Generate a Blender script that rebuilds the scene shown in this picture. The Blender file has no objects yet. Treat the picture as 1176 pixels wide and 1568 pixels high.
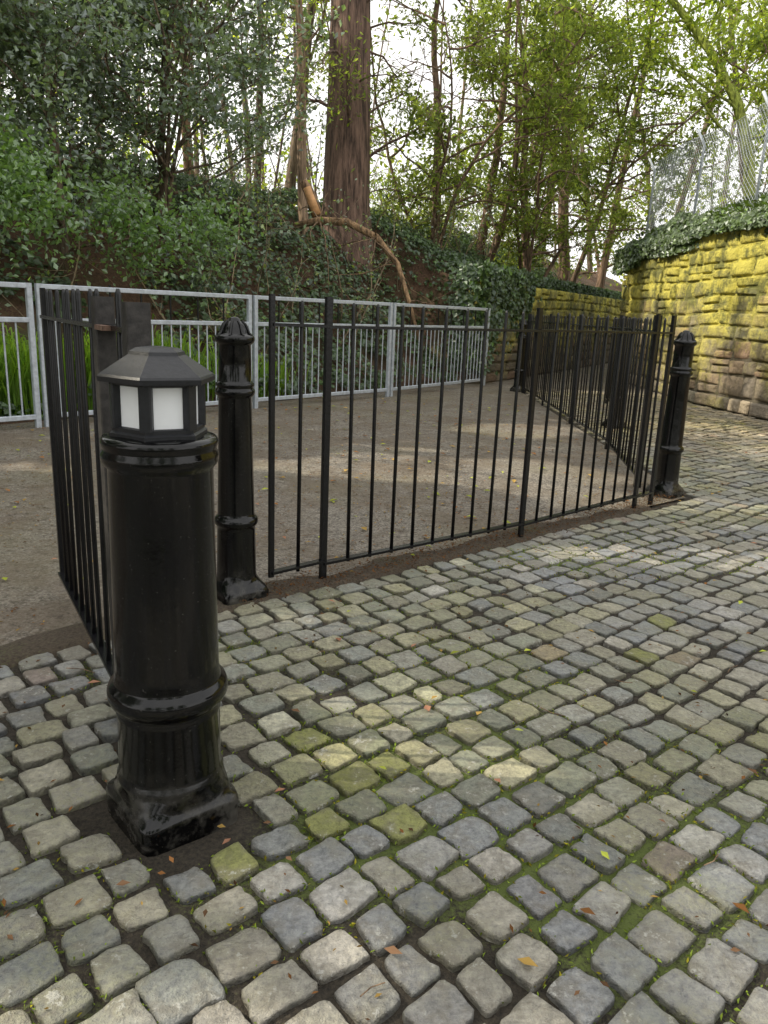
import bpy, math, numpy as np
from mathutils import Matrix, Vector
R = np.random.default_rng(7)
scene = bpy.context.scene

# ---------------------------------------------------------------- helpers
_tab = np.random.default_rng(99).random((256, 256))
def vn(x, y, s=1.0, o=0.0):
    x = np.asarray(x, float) * s + 37.3 + o * 13.7; y = np.asarray(y, float) * s + 91.7 + o * 7.1
    xi = np.floor(x).astype(int); yi = np.floor(y).astype(int)
    fx = x - xi; fy = y - yi
    fx = fx * fx * (3 - 2 * fx); fy = fy * fy * (3 - 2 * fy)
    g = lambda a, b: _tab[a % 256, b % 256]
    return (g(xi, yi) * (1 - fx) + g(xi + 1, yi) * fx) * (1 - fy) + (g(xi, yi + 1) * (1 - fx) + g(xi + 1, yi + 1) * fx) * fy
def fbm(x, y, s=1.0, o=0.0):
    return (vn(x, y, s, o) + .5 * vn(x, y, s * 2.1, o + 1) + .25 * vn(x, y, s * 4.3, o + 2)) / 1.75
def sst(a, b, x):
    t = np.clip((np.asarray(x, float) - a) / (b - a), 0, 1); return t * t * (3 - 2 * t)

# sun direction, used for the lamp and for the gaps left in the canopy
EL, AZ = math.radians(41), math.radians(-88)
SD = np.array([math.sin(AZ) * math.cos(EL), math.cos(AZ) * math.cos(EL), math.sin(EL)])
def litmask(x, y):
    m = fbm(x * .8, y * 2.6, 1.0, 31)
    w = 1.15 * np.exp(-(((x - .35) / 1.9) ** 2 + ((y - 5.75) / .95) ** 2)) + 1.1 * np.exp(-(((x - 3.1) / 1.5) ** 2 + ((y - 4.8) / .75) ** 2)) \
        + 1.0 * np.exp(-(((x - 4.3) / 1.0) ** 2 + ((y - 6.6) / 1.0) ** 2)) \
        + .85 * np.exp(-(((x - 1.4) / .9) ** 2 + ((y - 8.3) / 1.3) ** 2)) + .75 * np.exp(-(((x - 2.2) / .9) ** 2 + ((y - 3.7) / .5) ** 2)) \
        + .8 * np.exp(-(((x + 3.0) / .9) ** 2 + ((y - 5.2) / .5) ** 2)) + .8 * np.exp(-(((x - 3.8) / .9) ** 2 + ((y - 9.0) / 1.4) ** 2))
    return m > .74 - .36 * w
def walllit(y, z):
    m = fbm(y * 1.2, z * 1.2, 1.0, 41)
    w = np.exp(-(((y - 14.3) / 2.2) ** 2 + ((z - 1.9) / .9) ** 2)) + .8 * np.exp(-(((y - 10.2) / .8) ** 2 + ((z - 1.7) / .6) ** 2))
    return m > .72 - .46 * w
def canopy_gap(P):
    """True for leaves that would close one of the openings the sun comes through"""
    k = P[:, 2] / SD[2]; g = P - SD * k[:, None]
    a = litmask(g[:, 0], g[:, 1]) & (P[:, 0] < g[:, 0])
    k = (P[:, 0] - 4.75) / SD[0]; h = P - SD * k[:, None]
    b = walllit(h[:, 1], h[:, 2]) & (h[:, 2] > 0) & (h[:, 2] < 2.7) & (P[:, 0] < 4.5)
    return a | b

class MB:
    def __init__(s): s.v = []; s.c = []; s.loops = []; s.tot = []; s.mi = []; s.sm = []; s.n = 0
    def add(s, v, f, col=(1, 1, 1), mat=0, smooth=True):
        v = np.asarray(v, float).reshape(-1, 3); f = np.asarray(f, int)
        if len(v) == 0: return
        col = np.asarray(col, float)
        if col.ndim == 1: col = np.tile(col, (len(v), 1))
        s.v.append(v); s.c.append(col)
        s.loops.append((f + s.n).ravel()); s.tot.append(np.full(len(f), f.shape[1])); s.mi.append(np.full(len(f), mat)); s.sm.append(np.full(len(f), smooth))
        s.n += len(v)
    def addf(s, f, base, mat=0, smooth=True):
        f = np.asarray(f, int)
        s.loops.append((f + base).ravel()); s.tot.append(np.full(len(f), f.shape[1])); s.mi.append(np.full(len(f), mat)); s.sm.append(np.full(len(f), smooth))
    def build(s, name, mats, parent=None):
        me = bpy.data.meshes.new(name)
        v = np.concatenate(s.v); lo = np.concatenate(s.loops); tot = np.concatenate(s.tot)
        me.vertices.add(len(v)); me.vertices.foreach_set("co", v.ravel())
        me.loops.add(len(lo)); me.loops.foreach_set("vertex_index", lo.astype(np.int32))
        me.polygons.add(len(tot)); st = np.concatenate([[0], np.cumsum(tot)[:-1]])
        me.polygons.foreach_set("loop_start", st.astype(np.int32))
        me.polygons.foreach_set("material_index", np.concatenate(s.mi).astype(np.int32))
        me.polygons.foreach_set("use_smooth", np.concatenate(s.sm).astype(bool))
        for m in mats: me.materials.append(m)
        me.update(calc_edges=True); me.validate()
        c = np.concatenate(s.c); ca = np.concatenate([c, np.ones((len(c), 1))], 1)
        at = me.color_attributes.new("Col", 'FLOAT_COLOR', 'POINT'); at.data.foreach_set("color", ca.ravel())
        ob = bpy.data.objects.new(name, me); scene.collection.objects.link(ob)
        if parent: ob.parent = parent
        return ob

def tube(mb, pts, rad, k=6, col=(1, 1, 1), mat=0, smooth=True, cap=False):
    pts = np.asarray(pts, float); n = len(pts); rad = np.broadcast_to(rad, (n,))
    T = np.gradient(pts, axis=0); T /= np.linalg.norm(T, axis=1)[:, None] + 1e-9
    ref = np.array([0, 0, 1.]) if abs(T[:, 2]).mean() < .8 else np.array([1., 0, 0])
    A = np.cross(T, ref); A /= np.linalg.norm(A, axis=1)[:, None] + 1e-9; B = np.cross(T, A)
    th = np.arange(k) * 2 * math.pi / k
    V = pts[:, None] + rad[:, None, None] * (np.cos(th)[None, :, None] * A[:, None] + np.sin(th)[None, :, None] * B[:, None])
    i = np.arange(n - 1)[:, None] * k; j = np.arange(k)[None]; j2 = (j + 1) % k
    F = np.stack([i + j, i + k + j, i + k + j2, i + j2], -1).reshape(-1, 4)
    b = mb.n; mb.add(V.reshape(-1, 3), F, col, mat, smooth)
    if cap:
        mb.addf([list(range(k))], b, mat, False); mb.addf([list(range((n - 1) * k, n * k))[::-1]], b, mat, False)

def loft(mb, prof, c, k=48, rot=0, col=(1, 1, 1), mat=0, smooth=True, phase=0.0):
    th = np.arange(k) * 2 * math.pi / k + phase; V = []
    for p in prof:
        r, z = p[0], p[1]; n = p[2] if len(p) > 2 else 2.0
        q = (np.abs(np.cos(th)) ** n + np.abs(np.sin(th)) ** n) ** (-1 / n) * r if n != 2 else np.full(k, r)
        V.append(np.stack([q * np.cos(th + rot) + c[0], q * np.sin(th + rot) + c[1], np.full(k, z + c[2])], 1))
    m = len(prof); i = np.arange(m - 1)[:, None] * k; j = np.arange(k)[None]; j2 = (j + 1) % k
    F = np.stack([i + j, i + j2, i + k + j2, i + k + j], -1).reshape(-1, 4)
    b = mb.n; mb.add(np.concatenate(V), F, col, mat, smooth)
    mb.addf([list(range((m - 1) * k, m * k))], b, mat, False)

def box(mb, c, ax, half, col=(1, 1, 1), mat=0, ch=0.0):
    c = np.asarray(c, float); ax = [np.asarray(a, float) / np.linalg.norm(a) for a in ax]
    hx, hy, hz = half
    if ch <= 0: P = [(-hx, -hy), (hx, -hy), (hx, hy), (-hx, hy)]
    else: P = [(-hx + ch, -hy), (hx - ch, -hy), (hx, -hy + ch), (hx, hy - ch), (hx - ch, hy), (-hx + ch, hy), (-hx, hy - ch), (-hx, -hy + ch)]
    k = len(P); rings = []
    for z, s in ((-hz, 1), (hz, 1)):
        for p in P: rings.append(c + ax[0] * p[0] * s + ax[1] * p[1] * s + ax[2] * z)
    F = [[j, (j + 1) % k, k + (j + 1) % k, k + j] for j in range(k)]
    b = mb.n; mb.add(rings, F, col, mat, False)
    mb.addf([list(range(k))[::-1]], b, mat, False); mb.addf([list(range(k, 2 * k))], b, mat, False)

def bar(mb, a, b, w, t, col=(1, 1, 1), mat=0, ch=0.0, up=(0, 0, 1)):
    a = np.asarray(a, float); b = np.asarray(b, float); d = b - a; L = np.linalg.norm(d); d /= L
    up = np.asarray(up, float); s = np.cross(d, up); s /= np.linalg.norm(s); u = np.cross(s, d)
    box(mb, (a + b) / 2, (s, u, d), (t / 2, w / 2, L / 2), col, mat, ch)

def leaves(mb, P, L, W, col, rng, up=0.3, nrm=None, droop=0.0, fold=.18):
    N = len(P)
    if N == 0: return
    n = rng.normal(size=(N, 3)); n /= np.linalg.norm(n, axis=1)[:, None]
    if nrm is None: n[:, 2] = n[:, 2] + up * 2
    else: n = n * .55 + nrm
    n /= np.linalg.norm(n, axis=1)[:, None] + 1e-9
    a = rng.normal(size=(N, 3)); a[:, 2] -= droop
    a -= n * (a * n).sum(1)[:, None]; a /= np.linalg.norm(a, axis=1)[:, None] + 1e-9
    b = np.cross(n, a); s = rng.uniform(.6, 1.3, (N, 1)); l = L * s; w = W * s * rng.uniform(.8, 1.2, (N, 1))
    V = np.stack([P - a * l / 2, P + b * w / 2 + n * w * fold - a * l * .05, P + a * l / 2, P - b * w / 2 + n * w * fold - a * l * .05], 1).reshape(-1, 3)
    F = np.arange(4 * N).reshape(N, 4)
    mb.add(V, F, np.repeat(col, 4, axis=0), 0, False)

# ---------------------------------------------------------------- materials
def newmat(name):
    m = bpy.data.materials.new(name); m.use_nodes = True; nt = m.node_tree
    for n in list(nt.nodes): nt.nodes.remove(n)
    out = nt.nodes.new('ShaderNodeOutputMaterial'); p = nt.nodes.new('ShaderNodeBsdfPrincipled')
    nt.links.new(p.outputs[0], out.inputs[0]); return m, nt, p, out
def N(nt, t, **k):
    n = nt.nodes.new(t)
    for a, b in k.items():
        if a in n.inputs.keys(): n.inputs[a].default_value = b
        else: setattr(n, a, b)
    return n
def noise(nt, scale, detail=4, rough=.6, obj=None):
    n = N(nt, 'ShaderNodeTexNoise'); n.inputs['Scale'].default_value = scale; n.inputs['Detail'].default_value = detail; n.inputs['Roughness'].default_value = rough
    nt.links.new(obj, n.inputs['Vector']); return n.outputs['Fac']
def pos(nt): return nt.nodes.new('ShaderNodeNewGeometry').outputs['Position']
def ramp(nt, fac, a, b, ca=(0, 0, 0, 1), cb=(1, 1, 1, 1)):
    r = N(nt, 'ShaderNodeValToRGB'); r.color_ramp.elements[0].position = a; r.color_ramp.elements[1].position = b
    r.color_ramp.elements[0].color = ca; r.color_ramp.elements[1].color = cb
    nt.links.new(fac, r.inputs[0]); return r.outputs[0]
def mix(nt, fac, a, b, mode='MIX'):
    m = N(nt, 'ShaderNodeMix', data_type='RGBA', blend_type=mode)
    for s, v in ((0, fac), (6, a), (7, b)):
        if hasattr(v, 'links'): nt.links.new(v, m.inputs[s])
        else: m.inputs[s].default_value = v if s == 0 else (tuple(v) + (1,))[:4]
    return m.outputs[2]
def mth(nt, op, a, b=0.5):
    m = N(nt, 'ShaderNodeMath', operation=op)
    for i, v in enumerate((a, b)):
        if hasattr(v, 'links'): nt.links.new(v, m.inputs[i])
        else: m.inputs[i].default_value = v
    return m.outputs[0]
def bump(nt, p, h, strength, dist):
    b = N(nt, 'ShaderNodeBump'); b.inputs['Strength'].default_value = strength; b.inputs['Distance'].default_value = dist
    nt.links.new(h, b.inputs['Height']); nt.links.new(b.outputs[0], p.inputs['Normal'])
def attr(nt):
    a = N(nt, 'ShaderNodeAttribute'); a.attribute_name = 'Col'; return a.outputs['Color']

def mat_leaf(name, rough=.4, trans=.4, tint=(1.3, 1.5, .5), gloss=.06):
    m, nt, p, out = newmat(name); c = attr(nt); nt.nodes.remove(p)
    d = N(nt, 'ShaderNodeBsdfDiffuse'); nt.links.new(c, d.inputs[0])
    t = N(nt, 'ShaderNodeBsdfTranslucent'); nt.links.new(mix(nt, 1.0, c, tint, 'MULTIPLY'), t.inputs[0])
    ms = N(nt, 'ShaderNodeMixShader'); ms.inputs[0].default_value = trans
    nt.links.new(d.outputs[0], ms.inputs[1]); nt.links.new(t.outputs[0], ms.inputs[2]); last = ms
    if gloss > 0:
        g = N(nt, 'ShaderNodeBsdfGlossy'); g.inputs['Roughness'].default_value = rough; g.inputs[0].default_value = (.9, .95, 1, 1)
        m2 = N(nt, 'ShaderNodeMixShader'); m2.inputs[0].default_value = gloss
        nt.links.new(ms.outputs[0], m2.inputs[1]); nt.links.new(g.outputs[0], m2.inputs[2]); last = m2
    nt.links.new(last.outputs[0], out.inputs[0]); return m
M_leaf = mat_leaf('leaf_glossy', .4, .38, (1.9, 2.0, .8), .11)
M_leaf2 = mat_leaf('leaf_soft', .55, .5, (2.2, 2.2, .7), 0)
M_ivy = mat_leaf('ivy_leaf', .4, .2, (1.8, 2.0, .6), .06)
M_dry = mat_leaf('dry_leaf', .6, .2, (1, 1, 1), 0)

def mat_bark():
    m, nt, p, o = newmat('bark'); P = pos(nt); c = attr(nt)
    mp = N(nt, 'ShaderNodeMapping'); mp.inputs['Scale'].default_value = (9, 9, 1.1); nt.links.new(P, mp.inputs[0])
    n1 = noise(nt, 1.6, 4, .7, mp.outputs[0])
    col = mix(nt, ramp(nt, n1, .35, .65), mix(nt, 1.0, c, (.3, .28, .26), 'MULTIPLY'), mix(nt, 1.0, c, (1.7, 1.6, 1.5), 'MULTIPLY'))
    nt.links.new(col, p.inputs['Base Color']); p.inputs['Roughness'].default_value = .9; bump(nt, p, n1, 1, .05); return m
M_bark = mat_bark()

def mat_sett():
    m, nt, p, o = newmat('stone_sett'); P = pos(nt); c = attr(nt)
    a = noise(nt, 60, 5, .75, P); b = noise(nt, 16, 4, .65, P); d = noise(nt, 2.2, 4, .6, P)
    col = mix(nt, 1.0, c, mix(nt, ramp(nt, a, .25, .75), (.45, .45, .46), (1.55, 1.52, 1.46)), 'MULTIPLY')
    col = mix(nt, mth(nt, 'MULTIPLY', ramp(nt, b, .45, .62), .5), col, (.245, .22, .17))
    moss = mth(nt, 'MULTIPLY', ramp(nt, d, .46, .66), ramp(nt, a, .36, .60))
    col = mix(nt, mth(nt, 'MULTIPLY', moss, .5), col, (.255, .26, .10))
    col = mix(nt, mth(nt, 'MULTIPLY', ramp(nt, mth(nt, 'ADD', mth(nt, 'MULTIPLY', a, .5), mth(nt, 'MULTIPLY', b, .5)), .575, .62), .6), col, (.60, .60, .57))
    nt.links.new(col, p.inputs['Base Color'])
    nt.links.new(ramp(nt, a, .3, .7, (.34,) * 3 + (1,), (.72,) * 3 + (1,)), p.inputs['Roughness'])
    bump(nt, p, mth(nt, 'ADD', a, mth(nt, 'MULTIPLY', b, 1.6)), 1.0, .02); return m
M_sett = mat_sett()

def mat_soil(name, c1, c2, mosscol, m0, m1, sc=1.0, useattr=False):
    m, nt, p, o = newmat(name); P = pos(nt)
    a = noise(nt, 90 * sc, 4, .75, P); d = noise(nt, 1.3, 5, .7, P)
    col = mix(nt, ramp(nt, a, .3, .72), c1, c2)
    if useattr:
        s_ = N(nt, 'ShaderNodeSeparateColor'); nt.links.new(attr(nt), s_.inputs[0]); d = s_.outputs[0]
    col = mix(nt, ramp(nt, mth(nt, 'ADD', d, mth(nt, 'MULTIPLY', mth(nt, 'SUBTRACT', a, .5), .7)), m0, m1), col, mosscol)
    nt.links.new(col, p.inputs['Base Color']); p.inputs['Roughness'].default_value = .95
    bump(nt, p, a, .9, .02); return m
M_bed = mat_soil('joint_soil', (.011, .009, .006), (.08, .065, .045), (.11, .145, .03), .54, .72, 1.0, True)
M_dirt = mat_soil('dirt', (.035, .026, .018), (.15, .115, .08), (.09, .10, .035), .58, .74)
M_ground = mat_soil('earth', (.03, .022, .014), (.09, .07, .045), (.05, .075, .02), .45, .65)
M_bank = mat_soil('leaf_litter', (.026, .014, .008), (.16, .09, .052), (.045, .07, .022), .50, .70, .35)
M_moss = mat_leaf('moss', .8, .3, (1.5, 1.6, .6), 0)

def mat_asphalt():
    m, nt, p, o = newmat('asphalt'); P = pos(nt)
    v = N(nt, 'ShaderNodeTexVoronoi'); v.inputs['Scale'].default_value = 100; nt.links.new(P, v.inputs['Vector'])
    b = noise(nt, 1.3, 7, .8, P); d = noise(nt, .7, 4, .6, P); g = noise(nt, 14, 6, .85, P)
    sp = N(nt, 'ShaderNodeSeparateColor'); nt.links.new(v.outputs['Color'], sp.inputs[0])
    col = mix(nt, sp.outputs[0], (.095, .084, .070), (.33, .295, .245))
    col = mix(nt, mth(nt, 'MULTIPLY', ramp(nt, b, .44, .56), .7), col, (.145, .112, .076))
    col = mix(nt, mth(nt, 'MULTIPLY', ramp(nt, g, .53, .60), .7), col, (.058, .044, .031))
    col = mix(nt, mth(nt, 'MULTIPLY', ramp(nt, d, .5, .72), .45), col, (.18, .165, .085))
    nt.links.new(col, p.inputs['Base Color']); p.inputs['Roughness'].default_value = .85
    bump(nt, p, mth(nt, 'ADD', v.outputs['Distance'], mth(nt, 'MULTIPLY', g, -1.5)), .9, -.010); return m
M_asph = mat_asphalt()

def mat_paint():
    m, nt, p, o = newmat('black_gloss_paint'); P = pos(nt)
    a = noise(nt, 24, 3, .6, P); b = noise(nt, 110, 4, .9, P); d = noise(nt, 7, 4, .75, P)
    sp = ramp(nt, b, .65, .69); z = N(nt, 'ShaderNodeSeparateXYZ'); nt.links.new(P, z.inputs[0])
    low = ramp(nt, z.outputs['Z'], .02, .18, (1, 1, 1, 1), (.0,) * 3 + (1,))
    dust = mth(nt, 'ADD', mth(nt, 'MULTIPLY', mth(nt, 'MULTIPLY', ramp(nt, d, .46, .70), .6), low), mth(nt, 'MULTIPLY', sp, .5))
    col = mix(nt, dust, (.0015, .0016, .002), (.16, .15, .13))
    nt.links.new(col, p.inputs['Base Color'])
    nt.links.new(mth(nt, 'ADD', mth(nt, 'MULTIPLY', dust, .6), mth(nt, 'MULTIPLY', d, .30)), p.inputs['Roughness'])
    p.inputs['Specular IOR Level'].default_value = .42
    bump(nt, p, a, .18, .005); return m
M_paint = mat_paint()
def mat_simple(name, col, rough, metal=0, ns=40, var=.3, bm=.3, spec=.5):
    m, nt, p, o = newmat(name); P = pos(nt); a = noise(nt, ns, 4, .65, P)
    c = mix(nt, ramp(nt, a, .3, .7), tuple(x * (1 - var) for x in col), tuple(x * (1 + var) for x in col))
    nt.links.new(c, p.inputs['Base Color']); p.inputs['Roughness'].default_value = rough; p.inputs['Metallic'].default_value = metal
    p.inputs['Specular IOR Level'].default_value = spec
    bump(nt, p, a, bm, .003); return m
M_rail = mat_simple('black_rail_paint', (.006, .006, .007), .26, 0, 60, .6, .3, .4)
M_worn = mat_simple('worn_paint', (.03, .027, .025), .6, 0, 45, .7, .5, .5)
M_rust = mat_simple('rust', (.14, .085, .06), .85, 0, 60, .5)
M_galv = mat_simple('galvanised_steel', (.46, .50, .55), .5, .2, 18, .22)
M_white = mat_simple('frosted_lens', (.88, .90, .92), .3, 0, 10, .04, .05)
M_plastic = mat_simple('lantern_black', (.012, .013, .016), .42, 0, 80, .3, .3, .45)
M_cut = mat_simple('cut_wood', (.6, .33, .15), .8, 0, 12, .3)

def mat_stone():
    m, nt, p, o = newmat('sandstone'); P = pos(nt); c = attr(nt)
    a = noise(nt, 22, 5, .7, P); b = noise(nt, 2.6, 5, .75, P); d = noise(nt, 1.1, 5, .7, P)
    z = N(nt, 'ShaderNodeSeparateXYZ'); nt.links.new(P, z.inputs[0])
    col = mix(nt, 1.0, c, mix(nt, a, (.5, .5, .5), (1.45, 1.4, 1.35)), 'MULTIPLY')
    col = mix(nt, mth(nt, 'MULTIPLY', ramp(nt, b, .45, .65), .5), col, (.16, .14, .09))
    hm = mth(nt, 'ADD', mth(nt, 'MULTIPLY', z.outputs['Z'], .17), mth(nt, 'ADD', mth(nt, 'MULTIPLY', d, .75), mth(nt, 'MULTIPLY', a, .2)))
    col = mix(nt, mth(nt, 'MULTIPLY', ramp(nt, hm, .53, .77), .9), col, mix(nt, ramp(nt, b, .43, .56), (.19, .195, .045), (.74, .66, .12)))
    nt.links.new(col, p.inputs['Base Color']); p.inputs['Roughness'].default_value = .9
    bump(nt, p, mth(nt, 'ADD', a, b), 1, .05); return m
M_stone = mat_stone()

# ---------------------------------------------------------------- layout
E1 = np.array([.76, .65]); E1 /= np.linalg.norm(E1); E2 = np.array([-E1[1], E1[0]]); LC = 2.66
ROT = math.atan2(E1[1], E1[0])
BOL_L = (-.487, 1.63); BOLS = [(-.612, 3.07), (2.01, 5.40), (2.62, 8.9), (2.12, 12.75)]

BP = np.array([(-14, -5.), (-8, 1.9), (-5.2, 4.9), (-3.27, 7.3), (-1.63, 9.35), (0, 11.4), (1.55, 13.7), (3.6, 17.6), (7, 24), (12, 33), (16, 44)])
NB = np.array([-.76, .65]); NB /= np.linalg.norm(NB)
seg = np.r_[0, np.cumsum(np.linalg.norm(np.diff(BP, axis=0), axis=1))]
def Bp(t): return np.stack([np.interp(t, seg, BP[:, 0]), np.interp(t, seg, BP[:, 1])], -1)
TW = seg[6]
def bank_z(t, s):
    z0 = 1.72 * sst(TW - .1, TW + .5, t)
    top = 2.95 + .35 * fbm(t, s, .25, 3)
    z = z0 + (top - z0) * sst(.2, 4.6, s) ** .9 + .03 * np.maximum(s - 4.6, 0)
    return z + (fbm(t, s, 1.2, 5) - .5) * .35 * sst(.3, 1.5, s) + (vn(t, s, 5, 8) - .5) * .06
tt = np.concatenate([np.linspace(0, seg[-1], 260)]); ss = np.r_[np.linspace(.28, 6, 60), np.linspace(6.4, 45, 40)]
Tg, Sg = np.meshgrid(tt, ss, indexing='ij'); XY = Bp(Tg) + NB * Sg[..., None]; Z = bank_z(Tg, Sg)
BV = np.concatenate([XY, Z[..., None]], -1)
def gridfaces(n, m):
    i = np.arange(n - 1)[:, None] * m; j = np.arange(m - 1)[None]
    return np.stack([i + j, i + m + j, i + m + j + 1, i + j + 1], -1).reshape(-1, 4)
mb = MB(); mb.add(BV.reshape(-1, 3), gridfaces(len(tt), len(ss))[:, ::-1]); mb.build('embankment_hill', [M_bank])
flat = BV.reshape(-1, 3)
def gz(x, y):
    d = (flat[:, 0] - x) ** 2 + (flat[:, 1] - y) ** 2; i = d.argmin()
    return flat[i, 2] if d[i] < 1 else 0.0

mb = MB(); mb.add([(-500, -500, -.06), (500, -500, -.06), (500, 700, -.06), (-500, 700, -.06)], [[0, 1, 2, 3]], smooth=False); mb.build('ground', [M_ground])

a0 = E2 * LC
pl = a0 + E1 * ((-1.33 - a0[0]) / E1[0]); pr = a0 + E1 * ((2.14 - a0[0]) / E1[0])
asph = [tuple(pl), tuple(pr), (2.16, 12.9), (5.2, 13.2), (5.2, 17), (10, 26), (18, 44), (16, 44)] + [tuple(p + NB * .45) for p in BP[::-1][1:]] + [(-9, -7), (-3.5, -3), (-2.6, .4), (-1.5, 1.75)]
mb = MB(); mb.add([(p[0], p[1], 0.0) for p in asph], [list(range(len(asph)))], smooth=False); mb.build('asphalt_path', [M_asph])
# band of trodden dirt along the foot of the railings
u = np.linspace(-1.25, 3.55, 140); w_ = np.linspace(0, 1, 7); U, W = np.meshgrid(u, w_, indexing='ij')
wid = .05 + .12 * vn(U, U * 0, 2.6, 3) + .06 * vn(U, U * 0, 9, 5); off = LC - .08 + W * (wid + .06)
zz = np.where(W < .01, -.03, .006 + .012 * np.sin(W * math.pi) * vn(U, W, 7, 1)); zz[:, -1] = -.006
px_ = U * E1[0] + off * E2[0] + E1[0]; py_ = U * E1[1] + off * E2[1] + E1[1]
mb = MB(); mb.add(np.stack([px_, py_, zz], -1).reshape(-1, 3), gridfaces(140, 7)); mb.build('dirt_verge', [M_dirt])

def mossmap(x, y): return fbm(x, y, 1.4, 9) + .25 * np.exp(-((x - .55) ** 2 + (y - 1.25) ** 2) / .10) + .10 * np.exp(-((x - 1.2) ** 2 + (y - 1.9) ** 2) / .3)
gx = np.linspace(-4, 7, 260); gy = np.linspace(-2, 15, 380); X, Y = np.meshgrid(gx, gy, indexing='ij')
Zb = -.014 + (fbm(X, Y, 9, 1) - .5) * .014
mm = mossmap(X, Y).ravel()
prp = (X * E2[0] + Y * E2[1]).ravel(); mm = mm - .3 * sst(LC - .25, LC - .05, prp) - .3 * np.exp(-((X.ravel() - BOL_L[0]) ** 2 + (Y.ravel() - BOL_L[1]) ** 2) / .06)
mb = MB(); mb.add(np.stack([X, Y, Zb], -1).reshape(-1, 3), gridfaces(260, 380), np.stack([mm, mm, mm], 1)); mb.build('sett_bedding_ground', [M_bed])

WL = np.array([(6.2, 3.0), (5.45, 8.0), (5.0, 10.2), (4.72, 12.3), (4.72, 16.6)])
def wallx(y): return np.interp(y, WL[:, 1], WL[:, 0])

# setts
C = []; HS = []
e2 = -3.2
while e2 < 10.2:
    d = R.uniform(.104, .127); e1 = -3.5 + R.uniform(0, .12)
    while e1 < 14:
        w = R.uniform(.094, .142); C.append((e1 + w / 2, e2 + d / 2)); HS.append((w / 2, d / 2)); e1 += w
    e2 += d
C = np.array(C); HS = np.array(HS); C[:, 1] += (vn(C[:, 0], C[:, 1] * .6, 1.3, 4) - .5) * .07
CX = C[:, :1] * E1 + C[:, 1:] * E2
x, y = CX[:, 0], CX[:, 1]; perp = C[:, 1]
left = np.where(y > 1.85, -1.27 + .12 * (y - 2.5), -1.35 - 1.3 * (1.85 - y))
ok = ((perp < LC - .05) & (x > left)) | ((x > 2.22) & (y < 13.3))
ok &= (y > -.9) & (y < 13.3) & (x < wallx(y) - .05) & (x > -3.4)
for bx, by, r in [(BOL_L[0], BOL_L[1], .165)] + [(b[0], b[1], .135) for b in BOLS]:
    q = np.stack([x - bx, y - by], 1); ok &= ~((np.abs(q @ E1) < r) & (np.abs(q @ E2) < r))
C = C[ok]; HS = HS[ok]; CX = CX[ok]; n = len(C)
th = np.radians(np.concatenate([np.array([0, 20, 36, 45, 54, 70]) + 90 * q for q in range(4)])); K = len(th)
rings = [(0.40, 0), (.78, -.0002), (.935, -.0006), (.978, -.0022), (.998, -.006), (1.0, -.045)]
NE = 10.0
rho = (np.abs(np.cos(th)) ** NE + np.abs(np.sin(th)) ** NE) ** (-1 / NE)
pert = 1 + R.normal(0, .026, (n, K)) + .024 * np.cos(3 * th + R.uniform(0, 6, (n, 1))) + .020 * np.cos(5 * th + R.uniform(0, 6, (n, 1)))
chip = np.ones((n, K)); cidx = R.integers(0, 4, n) * 6 + 3; dd_ = np.abs((np.arange(K)[None] - cidx[:, None] + K // 2) % K - K // 2)
chip -= np.where(R.random((n, 1)) < .4, R.uniform(.04, .17, (n, 1)), 0) * np.clip(1 - dd_ / 2.5, 0, 1); pert = pert * chip
ux = [np.zeros((n, 1))]; uy = [np.zeros((n, 1))]; uz = [np.zeros((n, 1))]; rr = [np.zeros((n, 1))]
for r, z in rings:
    ux.append(r * rho * np.cos(th) * pert); uy.append(r * rho * np.sin(th) * pert); uz.append(np.full((n, K), z)); rr.append(np.full((n, K), r + (z < -.03)))
ux = np.concatenate(ux, 1); uy = np.concatenate(uy, 1); uz = np.concatenate(uz, 1); rr = np.concatenate(rr, 1)
cj = R.normal(0, .095, (n, 8))
wx = [(1 - ux) * (1 - uy) / 4, (1 + ux) * (1 - uy) / 4, (1 + ux) * (1 + uy) / 4, (1 - ux) * (1 + uy) / 4]
jx = sum(w * cj[:, i:i + 1] for i, w in enumerate(wx)); jy = sum(w * cj[:, i + 4:i + 5] for i, w in enumerate(wx))
gap = R.uniform(.005, .0115, (n, 1))
lx = (ux + jx) * (HS[:, :1] - gap); ly = (uy + jy) * (HS[:, 1:] - gap)
a = R.normal(0, .035, (n, 1)); lx, ly = lx * np.cos(a) - ly * np.sin(a), lx * np.sin(a) + ly * np.cos(a)
WX = CX[:, :1] + lx * E1[0] + ly * E2[0]; WY = CX[:, 1:] + lx * E1[1] + ly * E2[1]
tx = R.normal(0, .03, (n, 1)); ty = R.normal(0, .03, (n, 1))
und = (fbm(CX[:, 0], CX[:, 1], .9, 2) - .5)[:, None] * .02
WZ = .002 + uz * R.uniform(.7, 1.7, (n, 1)) + tx * lx + ty * ly + R.normal(0, .0025, (n, 1)) + (fbm(WX, WY, 30, 6) - .5) * .009 + und
V = np.stack([WX, WY, WZ], -1)
pal = np.array([(.31, .325, .345), (.375, .375, .37), (.40, .385, .34), (.29, .295, .305), (.35, .295, .265), (.46, .44, .40), (.29, .305, .12), (.60, .59, .57)])
mossy = fbm(CX[:, 0], CX[:, 1], 1.1, 9)
pr_ = np.array([.28, .26, .24, .10, .015, .09, .01, .02]); idx = R.choice(8, n, p=pr_ / pr_.sum())
near = np.exp(-((CX[:, 0] + .10) ** 2 + (CX[:, 1] - 1.85) ** 2) / .05); g = R.random(n) < near * .4; idx[g] = 6
cc = pal[idx] * R.uniform(.78, 1.14, (n, 1))
yf = .35 + .65 * sst(1.3, 2.0, CX[:, 1])
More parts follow.
